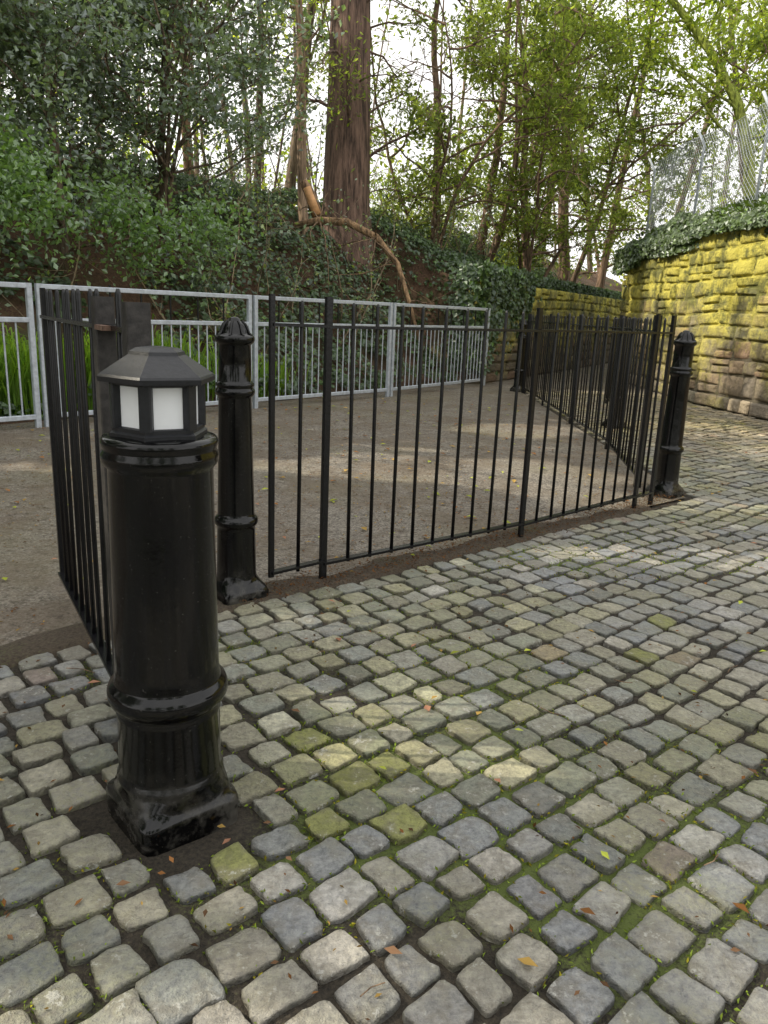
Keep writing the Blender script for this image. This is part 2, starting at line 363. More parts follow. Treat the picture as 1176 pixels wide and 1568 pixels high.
stn = np.clip((.7 * yf * sst(.35, .60, mossy) + .5 * near) * R.random(n) ** .6, 0, .9)[:, None]; cc = cc * (1 - stn) + cc * np.array([.97, .98, .57]) * stn
fade = sst(6, 9, CX[:, 1])[:, None]; cc = cc * (1 - fade) + cc * np.array([1.15, 1.0, .8]) * fade
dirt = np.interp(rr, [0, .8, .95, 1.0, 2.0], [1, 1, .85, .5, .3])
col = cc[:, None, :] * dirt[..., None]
m = 1 + 6 * K
tri = np.stack([np.zeros(K, int), 1 + np.arange(K), 1 + (np.arange(K) + 1) % K], 1)
qd = np.concatenate([np.stack([1 + i * K + np.arange(K), 1 + (i + 1) * K + np.arange(K), 1 + (i + 1) * K + (np.arange(K) + 1) % K, 1 + i * K + (np.arange(K) + 1) % K], 1) for i in range(5)])
base = (np.arange(n) * m)[:, None, None]
mb = MB(); mb.add(V.reshape(-1, 3), (tri[None] + base).reshape(-1, 3), col.reshape(-1, 3)); mb.addf((qd[None] + base).reshape(-1, 4), 0)
mb.build('cobbled_pavement', [M_sett])

k = 140000; si = R.integers(0, n, k); vi = R.integers(1 + 4 * K, 1 + 6 * K, k)
P = V[si, vi].copy(); P[:, 2] = -.011 + R.uniform(0, .013, k); P[:, :2] += R.normal(0, .004, (k, 2))
mk = mossmap(P[:, 0], P[:, 1]) + R.normal(0, .06, k) - .3 * sst(LC - .3, LC - .1, P[:, :2] @ E2)
P = P[(mk > .52) & (P[:, 1] < 5)]
mb = MB(); cm = np.array([.20, .27, .045]) * R.uniform(.4, 1.5, (len(P), 1)) * np.where(R.random((len(P), 1)) < .2, np.array([[1.5, 1.0, .7]]), 1)
leaves(mb, P, .012, .005, cm, R, up=0, fold=.3); mb.build('joint_moss', [M_moss])

mb = MB()
k = 420; P = np.stack([R.uniform(-3, 5, k), .6 + 10.5 * R.random(k) ** 1.3, np.full(k, .012)], 1)
pc = np.array([(.45, .50, .08), (.50, .33, .10), (.34, .16, .06), (.24, .14, .08), (.42, .22, .14)])
leaves(mb, P, .034, .019, pc[R.integers(0, 5, k)] * R.uniform(.6, 1.2, (k, 1)), R, up=2.5)
k = 360; P = np.stack([R.uniform(-3.5, 2, k), 2.8 + 8 * R.random(k), np.full(k, .012)], 1); P = P[(P[:, :2] @ E2) > LC]; k = len(P)
leaves(mb, P, .055, .03, pc[R.integers(0, 3, k)] * R.uniform(.6, 1.2, (k, 1)), R, up=2.5)
k = 30000; P = np.stack([R.uniform(-4.5, 4, k), .5 + 12 * R.random(k), np.full(k, .006)], 1); P = P[(fbm(P[:, 0], P[:, 1], .9, 4) > .42) & ((P[:, :2] @ E2 > LC) | (R.random(k) < .25))]; k = len(P)
leaves(mb, P, .018, .008, pc[R.integers(1, 4, k)] * R.uniform(.15, .9, (k, 1)), R, up=2)
k = 2600; t = R.random(k); P = np.array([-.6, 2.98, .02]) + t[:, None] * np.array([2.6, 2.3, 0]); P[:, :2] += R.normal(0, .07, (k, 1)) * E2 ; P[:, 2] += R.uniform(0, .006, k)
leaves(mb, P, .016, .007, pc[R.integers(2, 4, k)] * R.uniform(.2, .6, (k, 1)), R, up=1)
mb.build('fallen_leaves', [M_dry])
mb = MB()
for i in range(110):
    p = np.array([R.uniform(-2.5, 3.5), R.uniform(.7, 7), .012]); a = R.uniform(0, 6.3); L = R.uniform(.03, .11)
    d = np.array([math.cos(a), math.sin(a), 0]); q = np.array([-d[1], d[0], 0])
    tube(mb, [p, p + d * L * .5 + q * L * .1, p + d * L], .0015, 4, (.20, .14, .09))
mb.build('fallen_twigs', [M_bark])

# ---------------------------------------------------------------- lantern bollard
e = bpy.data.objects.new('lantern_bollard', None); scene.collection.objects.link(e)
c = (BOL_L[0], BOL_L[1], 0)
mb = MB()
loft(mb, [(.122, -.03, 9), (.124, .0, 9), (.126, .045, 9), (.124, .058, 7), (.118, .064, 4.5), (.120, .085, 3.2), (.121, .10, 2.4), (.1235, .112), (.1235, .122), (.119, .128), (.118, .14),
          (.117, .27), (.119, .278), (.119, .288), (.1165, .294), (.122, .302), (.1325, .312), (.1365, .324), (.1365, .338), (.132, .350), (.122, .357), (.1195, .362), (.1195, .37), (.117, .376), (.1165, .40),
          (.1125, .70), (.111, .850), (.113, .856), (.119, .862), (.1235, .872), (.1235, .886), (.119, .894), (.1195, .900), (.1225, .906), (.1225, .914), (.118, .921), (.105, .924), (.09, .926)], c, 72, ROT)
mb.build('column', [M_paint], e)
mb = MB(); ph = math.radians(-60 + 30)
loft(mb, [(.104, .924), (.104, .932), (.098, .936), (.098, .944), (.092, .946)], c, 6, phase=ph, smooth=False)
loft(mb, [(.092, 1.030), (.100, 1.032), (.100, 1.038), (.122, 1.038), (.123, 1.048), (.119, 1.053), (.060, 1.092), (.057, 1.099), (.044, 1.106), (.012, 1.109)], c, 6, phase=ph, smooth=False)
for i in range(6):
    a = ph + i * math.pi / 3; p = np.array([c[0] + .0885 * math.cos(a), c[1] + .0885 * math.sin(a), .988])
    box(mb, p, ((math.cos(a), math.sin(a), 0), (-math.sin(a), math.cos(a), 0), (0, 0, 1)), (.0095, .013, .046), ch=.003)
mb.build('lantern_frame', [M_plastic], e)
mb = MB(); loft(mb, [(.087, .94), (.087, 1.034)], c, 6, phase=ph, smooth=False); mb.build('lantern_lens', [M_white], e)

def bollard(p, rot):
    mb = MB(); c = (p[0], p[1], 0)
    loft(mb, [(.100, -.03, 9), (.104, 0, 9), (.106, .035, 9), (.100, .055, 6), (.088, .075, 3.2), (.083, .095), (.082, .12), (.078, .30), (.078, .312), (.084, .318), (.090, .328), (.090, .342), (.084, .352), (.077, .357),
              (.0755, .37), (.068, .70), (.0655, .84), (.067, .846), (.075, .852), (.079, .862), (.079, .872), (.072, .878), (.072, .884), (.076, .889), (.076, .897), (.068, .903), (.065, .908),
              (.063, 1.045), (.066, 1.05), (.074, 1.056), (.078, 1.064), (.078, 1.076), (.074, 1.082), (.062, 1.086), (.055, 1.092), (.050, 1.108), (.042, 1.124), (.032, 1.134), (.024, 1.138), (.023, 1.146), (.012, 1.152), (.002, 1.153)], c, 56, rot)
    for i in range(8):
        a = i * math.pi / 4 + rot
        pts = [(c[0] + r * math.cos(a), c[1] + r * math.sin(a), z) for r, z in ((.070, 1.082), (.058, 1.092), (.052, 1.108), (.044, 1.124), (.03, 1.137))]
        tube(mb, pts, .0055, 6)
    return mb.build('cast_iron_bollard', [M_paint])
for b in BOLS: bollard(b, ROT)

# ---------------------------------------------------------------- black railings
def railing(posts, thick, first_bar=False, sp=.128, ht=1.225, pht=None, pmat=None):
    mb = MB()
    for i in range(len(posts) - 1):
        a = np.array([*posts[i], 0.]); b = np.array([*posts[i + 1], 0.]); d = b - a; L = np.linalg.norm(d); d /= L
        for z, w in ((1.13, .034), (.085, .034)):
            za = z + R.normal(0, .003); zb = z + R.normal(0, .003)
            bar(mb, a + (0, 0, za), b + (0, 0, zb), .012, w)
        k = max(1, round(L / sp))
        for j in range(1, k):
            p = a + d * L * (j / k + R.normal(0, .003)); ln = R.normal(0, .005, 2)
            tube(mb, [p + (0, 0, .07), p + (ln[0] * .5, ln[1] * .5, .65), p + (ln[0], ln[1], ht - .014), p + (ln[0], ln[1], ht)], [.0085, .0085, .0085, .004], 8, cap=True)
    for i, p in enumerate(posts):
        p3 = np.array([*p, 0.]); th_ = thick[i]
        j = min(i, len(posts) - 2); d = np.array(posts[j + 1]) - np.array(posts[j]); d /= np.linalg.norm(d)
        z0 = .068 if (first_bar and i == 0) else -.04
        ln = R.normal(0, .004, 2)
        bar(mb, p3 + (0, 0, z0), p3 + (ln[0], ln[1], pht[i] if pht else ht + .02), th_, th_ if th_ > .04 else th_ * .6, mat=pmat[i] if pmat else 0, ch=.003, up=(d[0], d[1], 0))
    return mb
mb = railing([(-.475, 3.13), (-.267, 3.30), (.766, 4.117), (1.642, 4.918), (1.80, 5.07)], [.026, .034, .034, .034, .036], True); mb.build('metal_railing', [M_rail])
mb = railing([(-1.33, 3.02), (-.735, 2.035), (-.60, 1.82)], [.03, .050, .055], True, .112, pht=[1.23, 1.205, 1.195], pmat=[0, 2, 2])
box(mb, (-.70, 1.975, 1.130), ((-.52, .85, 0), (.85, .52, 0), (0, 0, 1)), (.045, .035, .006), mat=1)
mb.build('metal_railing', [M_rail, M_rust, M_worn])
mb = railing([(1.88, 5.62), (2.10, 7.3), (2.13, 9.0), (2.15, 10.8), (2.16, 12.5)], [.05, .04, .04, .04, .05]); mb.build('metal_railing', [M_rail])
mb = railing([(2.55, 8.7), (2.95, 9.9), (3.2, 11.4)], [.05, .04, .04]); mb.build('metal_railing', [M_rail])

mb = MB(); gp = [(-9.0, .8), (-7.1, 2.9), (-5.2, 4.95), (-3.265, 7.22), (-1.625, 9.20), (0, 11.15), (1.65, 13.63)]
for i in range(len(gp)):
    p = np.array([*gp[i], 0.]); j = min(i, len(gp) - 2); d = np.array(gp[j + 1]) - np.array(gp[j]); d /= np.linalg.norm(d)
    for o in ((-.045, .045) if 0 < i < len(gp) - 1 else (0,)):
        q = p + np.array([d[0] * o, d[1] * o, 0]); bar(mb, q + (0, 0, -.05), q + (0, 0, 1.31), .05, .05, ch=.006, up=(d[0], d[1], 0))
    if i < len(gp) - 1:
        a = p + np.array([d[0], d[1], 0]) * .07; b = np.array([*gp[i + 1], 0.]) - np.array([d[0], d[1], 0]) * .07; L = np.linalg.norm(b - a); dd = (b - a) / L
        for z in (1.285, .985, .10): bar(mb, a + (0, 0, z), b + (0, 0, z), .045, .04, ch=.005)
        k = round(L / .115)
        for q in range(1, k):
            s = a + dd * L * q / k; tube(mb, [s + (0, 0, .11), s + (0, 0, .965)], .0085, 6)
        k = 7
        for q in range(1, k):
            s = a + dd * L * q / k; tube(mb, [s + (0, 0, .985), s + (0, 0, 1.33)], .011, 6, mat=1)
mb.build('galvanised_guard_rail', [M_galv, M_rail])

# ---------------------------------------------------------------- stone walls
def stone_wall(name, line, H, hmin, hmax, wmin, wmax, plinth, pal, side=1, backdepth=.5):
    line = np.array(line, float); sg = np.r_[0, np.cumsum(np.linalg.norm(np.diff(line, axis=0), axis=1))]; Lt = sg[-1]
    def P(s): return np.stack([np.interp(s, sg, line[:, 0]), np.interp(s, sg, line[:, 1])], -1)
    def Nn(s):
        d = P(np.minimum(s + .15, Lt)) - P(np.maximum(s - .15, 0)); d /= np.linalg.norm(d, axis=-1)[..., None]
        return np.stack([-d[..., 1], d[..., 0]], -1) * side
    mb = MB(); g = 9; u = np.array([0, .03, .09, .25, .5, .75, .91, .97, 1]); U, W = np.meshgrid(u, u, indexing='ij')
    edge = np.minimum(np.minimum(U, 1 - U), np.minimum(W, 1 - W)); prof = sst(-.001, .11, edge)
    def wob(S, Z): return (vn(S, Z, .9, 21) - .5) * .09 * sst(.05, .4, Z) * (1 - sst(H - .4, H - .02, Z))
    z = 0
    while z < H:
        h = R.uniform(hmin, hmax); s = -R.uniform(0, .3)
        if H - z - h < hmin * .5: h = H - z
        while s < Lt:
            w = R.uniform(wmin, wmax); pro = .05 if (plinth and z < .02) else 0
            a, b = max(s, 0) + .009, min(s + w, Lt) - .009
            if b - a > .05:
                parts = [(z, h)]
                if h > .2 and R.random() < .22: f_ = R.uniform(.4, .6); parts = [(z, h * f_), (z + h * f_, h * (1 - f_))]
                for zz_, hh_ in parts:
                    S = a + (b - a) * U + (W - .5) * R.normal(0, .012) * (edge > -1); ZZ = zz_ + .009 + (hh_ - .018) * W + (U - .5) * R.normal(0, .008)
                    o = -.035 + prof * (.040 + R.uniform(-.014, .022)) + (fbm(S, ZZ, 7, 3) - .5) * .05 + pro
                    q = P(S) + Nn(S) * o[..., None]; v = np.concatenate([q, (ZZ + wob(S, ZZ))[..., None]], -1)
                    c = np.array(pal[R.integers(0, len(pal))]) * R.uniform(.6, 1.25)
                    mb.add(v.reshape(-1, 3), gridfaces(g, g), c)
            s += w
        z += h
    S = np.linspace(0, Lt, 40); q = P(S); nn = Nn(S)
    f0 = q - nn * .022; bk = q - nn * backdepth
    v = np.concatenate([np.c_[f0, np.zeros(40) - .1], np.c_[f0, np.full(40, H - .01)], np.c_[bk, np.full(40, H - .01)], np.c_[bk, np.zeros(40) - .1]]).reshape(4, 40, 3)
    mb.add(v.reshape(-1, 3), gridfaces(4, 40), (.16, .14, .10), smooth=False)
    b0 = mb.n - 160; mb.addf([[0, 40, 80, 120], [39, 79, 119, 159]], b0, 0, False)
    return mb.build(name, [M_stone])
sp = [(.42, .32, .22), (.37, .30, .215), (.45, .38, .28), (.34, .31, .24), (.40, .27, .19), (.30, .26, .21)]
stone_wall('sandstone_wall', list(WL) + [(5.4, 17.0), (9, 17.6)], 2.55, .18, .36, .2, .66, True, sp, 1)
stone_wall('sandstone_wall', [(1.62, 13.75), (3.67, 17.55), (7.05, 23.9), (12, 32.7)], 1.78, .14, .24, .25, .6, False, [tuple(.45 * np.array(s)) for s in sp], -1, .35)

yy = np.linspace(1, 60, 120); xx = np.r_[np.linspace(0, 4, 30), np.linspace(4.5, 40, 30)]
Yg, Xo = np.meshgrid(yy, xx, indexing='ij')
wx_ = np.where(Yg < 16.8, wallx(np.clip(Yg, 3, 16.6)), 5.4) + .12
Xg = wx_ + Xo + np.maximum(Yg - 17.3, 0) * .62
Zg = 2.45 + .9 * sst(0, 3, Xo) + (fbm(Xg, Yg, .8, 4) - .5) * .4
mb = MB(); mb.add(np.stack([Xg, Yg, Zg], -1).reshape(-1, 3), gridfaces(120, 60)); mb.build('raised_terrain', [M_bank])

# ---------------------------------------------------------------- ivy
def ivy_cols(n, base=(.062, .10, .038)):
    c = np.array(base) * R.uniform(.5, 1.5, (n, 1)); c[R.random(n) < .12] *= (1.6, 1.7, 1.2); return c
k = 84000; t = R.uniform(seg[1] + 1, seg[8], k); s = R.uniform(.3, 7, k)
cov = fbm(t, s, .55, 11); keep = (cov > .39 + .10 * ((t < seg[4]) & (s > 1.2))) | (s < .5); t, s = t[keep], s[keep]
P = np.c_[Bp(t) + NB * s[:, None], bank_z(t, s) + R.uniform(0, .14, len(t)) + .25 * vn(t, s, 2.2, 4) ** 2]
mb = MB(); nr = np.tile(np.array([.45, -.4, .8]), (len(P), 1)); leaves(mb, P, .085, .07, ivy_cols(len(P)), R, nrm=nr)
k = 22000; t = R.uniform(TW, seg[8], k); dz = R.random(k) ** 1.4 * (.3 + 1.7 * vn(t, 0 * t, .8, 2)); P = np.c_[Bp(t) + NB * (.18 - R.uniform(0, .24, k))[:, None], 1.97 - dz]
leaves(mb, P, .09, .07, ivy_cols(k), R, nrm=np.tile(np.array([.7, -.5, .4]), (k, 1)))
k = 4200; t = TW - .15 + 2.6 * R.random(k); dz = R.random(k); hg = .25 + 1.3 * vn(t, 0 * t, 1.9, 8) + .4 * vn(t, 0 * t, 6, 8)
P = np.c_[Bp(t) + NB * (.05 - R.uniform(0, .30, k) * (1 - .6 * dz))[:, None], 2.02 - dz * hg]
leaves(mb, P, .095, .075, ivy_cols(k), R, nrm=np.tile(np.array([.7, -.6, .35]), (k, 1)))
k = 1500; dz = R.random(k); P = np.c_[np.array([1.60, 13.70]) + NB * R.uniform(-.05, .7, k)[:, None] + R.normal(0, .10, (k, 2)), 2.1 - dz ** .8 * 1.9]
leaves(mb, P, .095, .075, ivy_cols(k), R, nrm=np.tile(np.array([-.3, -.9, .35]), (k, 1)))
mb.build('ivy_ground_cover', [M_ivy])
mb = MB(); k = 26000; y_ = R.uniform(5, 17, k); hang = vn(y_, 0 * y_, .8, 6)
bl = .12 + .36 * vn(y_, y_ * 0, 1.1, 2)
ang = R.uniform(-.3, 1.3, k); rad_ = bl * R.uniform(.75, 1.05, k)
P = np.c_[wallx(y_) + .2 - np.cos(ang) * rad_ * .75, y_, 2.55 - .1 + np.sin(ang) * rad_ * 1.3]
hm = R.random(k) < .26; P[hm, 0] = wallx(y_[hm]) - .02 - R.uniform(0, .10, hm.sum()); P[hm, 2] = 2.6 - R.random(hm.sum()) ** 1.4 * (.10 + .85 * hang[hm] ** 3)
leaves(mb, P, .085, .07, ivy_cols(k, (.09, .13, .05)), R, nrm=np.tile(np.array([-.8, -.3, .5]), (k, 1)))
k = 12000; y_ = R.uniform(5, 17, k); xo = R.uniform(.1, 4, k); P = np.c_[wallx(y_) + xo, y_, 2.6 + .9 * sst(0, 3, xo) + R.uniform(0, .3, k)]
leaves(mb, P, .10, .08, ivy_cols(k, (.08, .12, .03)), R, up=.6)
mb.build('ivy_on_wall', [M_ivy])

# chain link fence
mb = MB(); y0, y1 = 6.5, 17.2; z0 = 2.75
def cl(y): return wallx(min(y, 16.6)) + .55
pit = .09; Hh = 1.6
for i in range(int((y1 - y0 + Hh) / pit)):
    for sgn in (1, -1):
        ya = y0 + i * pit - (Hh if sgn > 0 else 0); yb = ya + Hh * sgn if sgn > 0 else ya - Hh
        A = [ya, z0]; B = [yb, z0 + Hh]
        def clip(A, B):
            for lo in (True, False):
                lim = y0 if lo else y1
                for P_, Q in ((A, B), (B, A)):
                    if (P_[0] < lim) == lo and P_[0] != lim:
                        if (Q[0] < lim) == lo: return None
                        f = (lim - P_[0]) / (Q[0] - P_[0]); P_[1] += (Q[1] - P_[1]) * f; P_[0] = lim
            return A, B
        r_ = clip(A, B)
        if r_:
            ys = np.linspace(A[0], B[0], 6); zs = np.linspace(A[1], B[1], 6)
            tube(mb, [(cl(a_) + .03 * math.sin(a_ * 2 + b_ * 3), a_, b_ + .06 * math.sin(a_ * 1.3)) for a_, b_ in zip(ys, zs)], .0042, 3)
for yv in (7, 9.6, 12.2, 14.6, 17.2):
    tube(mb, [(cl(yv), yv, 2.3), (cl(yv) + .03, yv, 4.2), (cl(yv) - .12, yv, 4.45)], .024, 8, cap=True)
for zz in (z0 + .03, z0 + Hh): tube(mb, [(cl(a_), a_, zz + .06 * math.sin(a_ * 1.3)) for a_ in np.linspace(y0, y1, 30)], .005, 4)
mb.build('chain_link_fence', [M_galv])

# ---------------------------------------------------------------- trees
def wander(rng, p, d, L, n, wig, upb=0.0):
    pts = [np.array(p, float)]; d = np.array(d, float); d /= np.linalg.norm(d)
    for i in range(n):
        d = d + rng.normal(0, wig, 3) + np.array([0, 0, upb]); d /= np.linalg.norm(d); pts.append(pts[-1] + d * L / n)
    return np.array(pts)
def tree(name, base, H, r, nl, start, spread, nleaf, L, W, pal, seed, lean=(0, 0), bark=(.15, .115, .085), elev=(.1, .9), sig=.16, droop=0., up=.35, lm=None, sub=6, tw=3, extra=0, wig=.07, dens=1.0, bz=None, taper=.5):
    rng = np.random.default_rng(seed)
    if bz is None: bz = gz(*base) if base[0] < 5 or base[1] > 22 else 2.9
    mb = MB(); ml = MB(); C = []
    T = wander(rng, (base[0], base[1], bz - .2), (lean[0], lean[1], 1), H, 14, wig, .03)
    flare = np.r_[1.35, np.linspace(1.05, .3, 14)]; Tt = T.copy(); tube(mb, np.vstack([T[:1] - (0, 0, .3 + 2 * r), Tt]), r * np.r_[1.6, flare], 14 if r > .15 else 7, bark)
    stems = [T]
    for _ in range(extra):
        a = rng.uniform(0, 6.3); S = wander(rng, T[0] + np.array([math.cos(a), math.sin(a), 0]) * r * 2, (math.cos(a) * .35, math.sin(a) * .35, 1), H * rng.uniform(.6, .9), 12, .09, .03)
        tube(mb, S, np.linspace(r * .5, r * .12, 13), 6, bark); stems.append(S)
    for i in range(nl):
        S = stems[i % len(stems)]; f = start + (1 - start) * ((i + rng.random()) / nl); q = f * (len(S) - 1); i0 = min(int(q), len(S) - 2); p = S[i0] + (S[i0 + 1] - S[i0]) * (q - i0)
        a = i * 2.4 + rng.uniform(-.5, .5); el = rng.uniform(*elev); Ls = spread * (1.05 - taper * f) * rng.uniform(.6, 1.15)
        B = wander(rng, p, (math.cos(a) * math.cos(el), math.sin(a) * math.cos(el), math.sin(el)), Ls, 8, .16, .02 - droop * .05)
        rb = min(r * .32, .008 + .011 * Ls); tube(mb, B, np.linspace(rb, rb * .25, 9), 5, bark)
        for j in range(sub):
            g = rng.uniform(.25, 1); k0 = min(int(g * 8), 7); d = B[k0 + 1] - B[k0]; d = d / np.linalg.norm(d) + rng.normal(0, .65, 3)
            D = wander(rng, B[k0], d, Ls * rng.uniform(.25, .5), 5, .2, .02 - droop * .12); tube(mb, D, np.linspace(rb * .35, .003, 6), 4, bark)
            for l in range(tw):
                k1 = rng.integers(1, 5); e_ = wander(rng, D[k1], D[k1 + 1] - D[k1] + rng.normal(0, .06, 3), Ls * rng.uniform(.1, .25), 3, .3, -droop * .1); tube(mb, e_, [.004, .003, .002, .001], 3, bark)
                if rng.random() < dens: C.append(e_)
            C.append(D[2:])
    if nleaf and C:
        ci = rng.integers(0, len(C), nleaf); ntw = len(C); tone = rng.uniform(.5, 1.4, ntw); pk = rng.integers(0, len(pal), ntw)
        u = rng.random(nleaf); A0 = np.array([c_[0] for c_ in C]); A1 = np.array([c_[-1] for c_ in C])
        allp = A0[ci] * (1 - u[:, None]) + A1[ci] * u[:, None] + rng.normal(0, sig, (nleaf, 3)) * np.array([1, 1, .7])
        col = np.array(pal)[pk[ci]] * tone[ci][:, None] * rng.uniform(.7, 1.3, (nleaf, 1))
        kp = ~canopy_gap(allp); leaves(ml, allp[kp], L, W, col[kp], rng, up=up, droop=droop)
    e = bpy.data.objects.new(name, None); scene.collection.objects.link(e)
    mb.build('trunk_and_branches', [M_bark], e)
    if nleaf: ml.build('foliage', [lm or M_leaf], e)
holly = [(.15, .20, .13), (.16, .22, .12), (.14, .185, .14), (.18, .24, .13)]
yew = [(.17, .215, .075), (.19, .235, .08), (.12, .165, .06), (.21, .255, .09)]
lime = [(.28, .35, .08), (.24, .32, .07), (.34, .39, .09)]
def place(xp, Y): return ((xp - 603) / 1264 * Y, Y)
tree('holly_tree', (-4.2, 10.2), 4.7, .06, 36, .05, 2.2, 18000, .082, .048, holly, 1, extra=1)
tree('holly_tree', (-5.8, 10.9), 4.9, .06, 32, .05, 1.9, 13000, .09, .052, holly, 2)
tree('holly_tree', (-3.5, 12.2), 4.7, .07, 36, .08, 2.5, 17000, .085, .05, holly, 3, extra=3)
tree('holly_tree', (-6.3, 12.9), 5.6, .09, 30, .1, 3.0, 12000, .10, .06, holly, 4, extra=2)
tree('holly_tree', (-3.9, 15.6), 6.6, .10, 30, .25, 2.6, 12000, .10, .06, holly, 5, bark=(.24, .16, .10))
# tall dense trees on the bank beyond the left edge: they shade the near ground, with gaps
tree('holly_tree', (-8.4, 1.9), 10.5, .15, 46, .2, 2.0, 12000, .18, .13, holly, 6, elev=(-.1, .5), sub=5, tw=2, taper=.2)
tree('holly_tree', (-8.8, -.2), 11, .15, 46, .2, 2.2, 13000, .19, .14, holly, 7, elev=(-.1, .5), sub=5, tw=2, taper=.2)
tree('holly_tree', (-9.2, -2.4), 11.5, .15, 46, .2, 2.4, 12000, .19, .14, holly, 8, elev=(-.1, .5), sub=5, tw=2, taper=.2)
tree('holly_tree', (-9.4, 4.2), 9.5, .12, 40, .15, 2.2, 15000, .20, .15, holly, 17, elev=(-.1, .5), sub=4, tw=1, taper=.1, sig=.32)
tree('holly_tree', (-9.8, 6.6), 9.5, .12, 40, .15, 2.3, 16000, .20, .15, holly, 15, elev=(-.1, .5), sub=4, tw=1, taper=.1, sig=.32)
tree('holly_tree', (-10.4, 9.0), 9.0, .12, 40, .15, 2.3, 15000, .20, .15, holly, 16, elev=(-.1, .5), sub=4, tw=1, taper=.1, sig=.32)
tree('cypress_tree', (-.95, 15.6), 13, .43, 44, .10, 2.4, 8000, .11, .035, yew, 9, bark=(.15, .10, .08), elev=(-.1, .6), droop=.6, lm=M_leaf2, wig=.02, sig=.2)
tree('sycamore_tree', place(462, 14.6), 10, .085, 14, .3, 2.0, 1800, .06, .045, lime, 10, bark=(.28, .205, .145), lm=M_leaf2, wig=.05)
tree('sycamore_tree', place(430, 17), 11, .11, 16, .25, 2.6, 2200, .07, .05, lime, 11, lean=(.16, 0), bark=(.21, .165, .12), lm=M_leaf2, wig=.04)
tree('sycamore_tree', place(388, 16), 10, .07, 14, .3, 2.2, 2200, .07, .05, lime, 12, bark=(.18, .14, .11), lm=M_leaf2, wig=.04)
for i, (xp, Y, n_, H, rr_) in enumerate([(665, 17.5, 10000, 8, .09), (735, 18.5, 14000, 9, .10), (815, 18.5, 14000, 9, .09), (868, 21, 13000, 11, .15), (925, 24.5, 11000, 10, .12)]):
    tree('yew_tree', place(xp, Y), H, rr_, 40, .10 if i != 3 else .22, 2.5, n_, .13, .045, yew, 20 + i, extra=3 if i < 3 else 1, bark=(.18, .125, .09), elev=(-.1, .7), droop=.6, lm=M_leaf2, sig=.15)
tree('sycamore_tree', (7.7, 17.5), 9, .13, 26, .2, 3.0, 7000, .10, .075, lime, 31, lm=M_leaf2, lean=(-.1, 0), bark=(.28, .34, .07), wig=.12)
tree('sycamore_tree', (9.5, 21), 10, .2, 28, .15, 3.4, 8500, .12, .085, lime, 32, lm=M_leaf2, bark=(.20, .22, .06))
tree('yew_tree', (8.2, 14.6), 6, .08, 26, .05, 2.2, 8000, .11, .045, yew, 33, lm=M_leaf2, extra=3, droop=.3)
for i, (bx, by) in enumerate([(-4.5, -9.5), (-.8, -9.5), (3.0, -8.5), (6.8, -7.5)]):
    tree('holly_tree', (bx, by), 7.5, .13, 22, .05, 2.6, 3600, .28, .18, holly, 50 + i, sub=4, tw=1, bz=0, sig=.25)

rng = np.random.default_rng(77); mb = MB(); k = 80000
px = rng.uniform(-26, 30, k); py = rng.uniform(27, 40, k); pz = 2.5 + 12 * rng.random(k) ** 1.15
dn = .5 * fbm(px, pz, .38, 5) + .5 * fbm(px + py, pz, .95, 7); keep = dn > .48 + .012 * pz + .05 * np.exp(-((px + 2.5) / 4) ** 2) ; px, py, pz = px[keep], py[keep], pz[keep]
k = len(px); pl_ = np.array(lime + yew); zone = (vn(px, pz, .25, 3) * 7).astype(int) % 7; c_ = pl_[zone] * rng.uniform(.6, 1.25, (k, 1))
leaves(mb, np.c_[px, py, pz], .22, .14, c_, rng)
mt = MB()
for i in range(50):
    b = np.array([rng.uniform(-22, 24), rng.uniform(25, 40), 2.5]); T = wander(rng, b, (rng.normal(0, .1), 0, 1), 14, 12, .05, .03); r0 = rng.uniform(.04, .15)
    cb = np.array((.20, .16, .12)) * rng.uniform(.5, 1.3); tube(mt, T, np.linspace(r0, r0 * .25, 13), 6, cb)
    for j in range(14):
        k0 = rng.integers(1, 12); a = rng.uniform(0, 6.3); B = wander(rng, T[k0], (math.cos(a), math.sin(a), .7), rng.uniform(1, 3.2), 6, .18, .03); tube(mt, B, np.linspace(r0 * .3, .006, 7), 4, cb)
        for _ in range(4):
            D = wander(rng, B[rng.integers(2, 6)], rng.normal(0, 1, 3) + (0, 0, .4), rng.uniform(.4, 1.1), 4, .2); tube(mt, D, [.012, .009, .007, .005, .004], 3, cb)
e = bpy.data.objects.new('distant_trees', None); scene.collection.objects.link(e)
mb.build('foliage', [M_leaf2], e); mt.build('trunks', [M_bark], e)

rng = np.random.default_rng(5); mb = MB(); ml = MB(); LP = []
for i in range(230):
    t = rng.uniform(seg[2], seg[8]); s = rng.uniform(1.0, 6.5); xy = Bp(t) + NB * s; z = float(bank_z(t, s))
    Ls = rng.uniform(.6, 2.6); T = wander(rng, (*xy, z), (rng.normal(0, .5), rng.normal(0, .4), 1), Ls, 7, .12); cb = np.array((.27, .22, .15)) * rng.uniform(.5, 1.3)
    r0 = rng.uniform(.006, .018); tube(mb, T, np.linspace(r0, .003, 8), 5, cb)
    for j in range(5):
        k0 = rng.integers(2, 7); D = wander(rng, T[k0], rng.normal(0, 1, 3) + (0, 0, .6), rng.uniform(.25, .8), 4, .2); tube(mb, D, [.005, .004, .003, .002, .002], 3, cb); LP.append(D)
LP = np.concatenate(LP); LP = LP[rng.integers(0, len(LP), 14000)] + rng.normal(0, .08, (14000, 3))
leaves(ml, LP, .065, .042, np.array(holly + lime[:2])[rng.integers(0, 6, 14000)] * rng.uniform(.6, 1.3, (14000, 1)), rng)
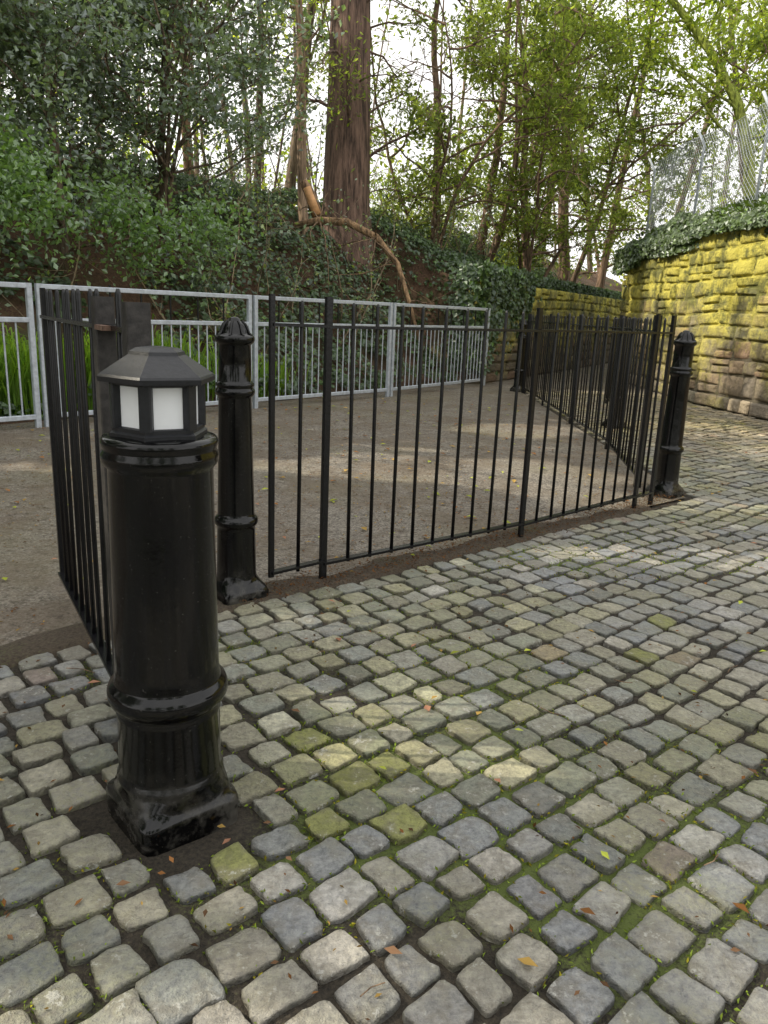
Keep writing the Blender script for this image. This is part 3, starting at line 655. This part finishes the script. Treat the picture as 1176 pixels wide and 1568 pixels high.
P = np.array([(-4.05, 8.7, 2.35), (-3.75, 8.5, 2.1), (-4.3, 9.0, 2.6), (-2.9, 9.6, 1.9), (-2.3, 10.2, 2.1), (-3.3, 9.4, 2.2)])[rng.integers(0, 6, 4200)] + rng.normal(0, .24, (4200, 3))
leaves(ml, P, .075, .05, np.array((.15, .25, .07)) * rng.uniform(.6, 1.3, (4200, 1)), rng)
e = bpy.data.objects.new('undergrowth_shrubs', None); scene.collection.objects.link(e)
mb.build('stems', [M_bark], e); ml.build('foliage', [M_leaf], e)

mb = MB()
br = np.array([(-1.6, 13.0, 2.45), (-1.2, 12.8, 2.52), (-.75, 12.7, 2.5), (-.3, 12.7, 2.3), (.05, 12.5, 1.9), (.25, 12.2, 1.35), (.42, 11.9, .8)])
tube(mb, br, [.05, .06, .06, .055, .045, .03, .02], 10, (.24, .16, .09), cap=True)
for i in range(14):
    k0 = rng.integers(1, 6); D = wander(rng, br[k0], rng.normal(0, 1, 3) + (.3, -.3, 0), rng.uniform(.5, 1.4), 6, .18); tube(mb, D, np.linspace(.014, .003, 7), 5, (.20, .14, .09))
tube(mb, [(-1.25, 13.1, 2.6), (-1.42, 13.1, 3.0), (-1.5, 13.1, 3.12)], [.10, .085, .07], 10, (.24, .16, .10), cap=True)
tube(mb, [(-1.26, 12.98, 2.62), (-1.43, 12.98, 3.02)], [.07, .06], 8, (1, 1, 1), mat=1, cap=True)
mb.build('fallen_branch', [M_bark, M_cut])

mb = MB(); rng = np.random.default_rng(3)
for (t0, s0, n_, hh) in [(seg[3] - 1.2, .45, 500, .8), (seg[3] - .3, .45, 700, .85), (seg[3] + .8, .45, 600, .9), (seg[3] + 1.5, .5, 600, .85), (seg[3] - 2.4, .5, 400, .8), (seg[4] + .3, .5, 300, .6)]:
    for i in range(n_):
        t = t0 + rng.normal(0, .38); s = s0 + abs(rng.normal(0, .2)) - .1; p = np.array([*(Bp(t) + NB * s), float(bank_z(t, max(s, .3))) - .03]); h = hh * rng.uniform(.5, 1.1)
        a = rng.uniform(0, 6.3); d = np.array([math.cos(a), math.sin(a), 0]) * h * rng.uniform(.1, .5); w = np.array([-math.sin(a), math.cos(a), 0]) * .009
        pts = [p, p + d * .2 + (0, 0, h * .5), p + d * .6 + (0, 0, h * .85), p + d + (0, 0, h * .8)]
        v = []
        for q, f in zip(pts, (1, 1.1, .8, .1)): v += [q - w * f, q + w * f]
        mb.add(v, [[0, 1, 3, 2], [2, 3, 5, 4], [4, 5, 7, 6]], np.array((.19, .31, .065)) * rng.uniform(.6, 1.3), 0, True)
mb.build('long_grass', [M_leaf2])

# ---------------------------------------------------------------- light
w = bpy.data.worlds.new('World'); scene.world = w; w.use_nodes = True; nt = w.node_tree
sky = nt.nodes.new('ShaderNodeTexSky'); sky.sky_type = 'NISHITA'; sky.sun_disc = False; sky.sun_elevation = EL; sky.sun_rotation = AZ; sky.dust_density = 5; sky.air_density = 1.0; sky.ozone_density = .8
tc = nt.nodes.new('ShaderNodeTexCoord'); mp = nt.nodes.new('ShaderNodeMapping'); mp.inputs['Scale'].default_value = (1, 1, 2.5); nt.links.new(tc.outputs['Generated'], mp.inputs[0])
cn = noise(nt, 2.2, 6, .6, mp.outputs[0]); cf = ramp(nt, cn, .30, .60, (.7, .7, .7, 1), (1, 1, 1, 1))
cloud_fill = mix(nt, cf, sky.outputs[0], (10.9, 10.8, 10.6))   # bright thin cloud layer, added to lift the fill light in the shade
nt.links.new(cloud_fill, nt.nodes['Background'].inputs[0]); nt.nodes['Background'].inputs[1].default_value = .15
sd = bpy.data.lights.new('sun', 'SUN'); sd.energy = 5; sd.angle = math.radians(.5); sd.color = (1, .91, .74)
so = bpy.data.objects.new('sun', sd); scene.collection.objects.link(so)
so.rotation_euler = Vector(SD).to_track_quat('Z', 'Y').to_euler()

cam = bpy.data.cameras.new('camera'); co = bpy.data.objects.new('camera', cam); scene.collection.objects.link(co); scene.camera = co
cam.sensor_fit = 'HORIZONTAL'; cam.sensor_width = 36; cam.lens = 36; cam.clip_end = 2000; cam.clip_start = .05
co.matrix_world = Matrix.Translation((0, 0, 1.2)) @ Matrix.Rotation(math.radians(90 - 14.7), 4, 'X') @ Matrix.Rotation(math.radians(2.4), 4, 'Z')
scene.view_settings.view_transform = 'Standard'; scene.view_settings.look = 'None'; scene.view_settings.exposure = 0
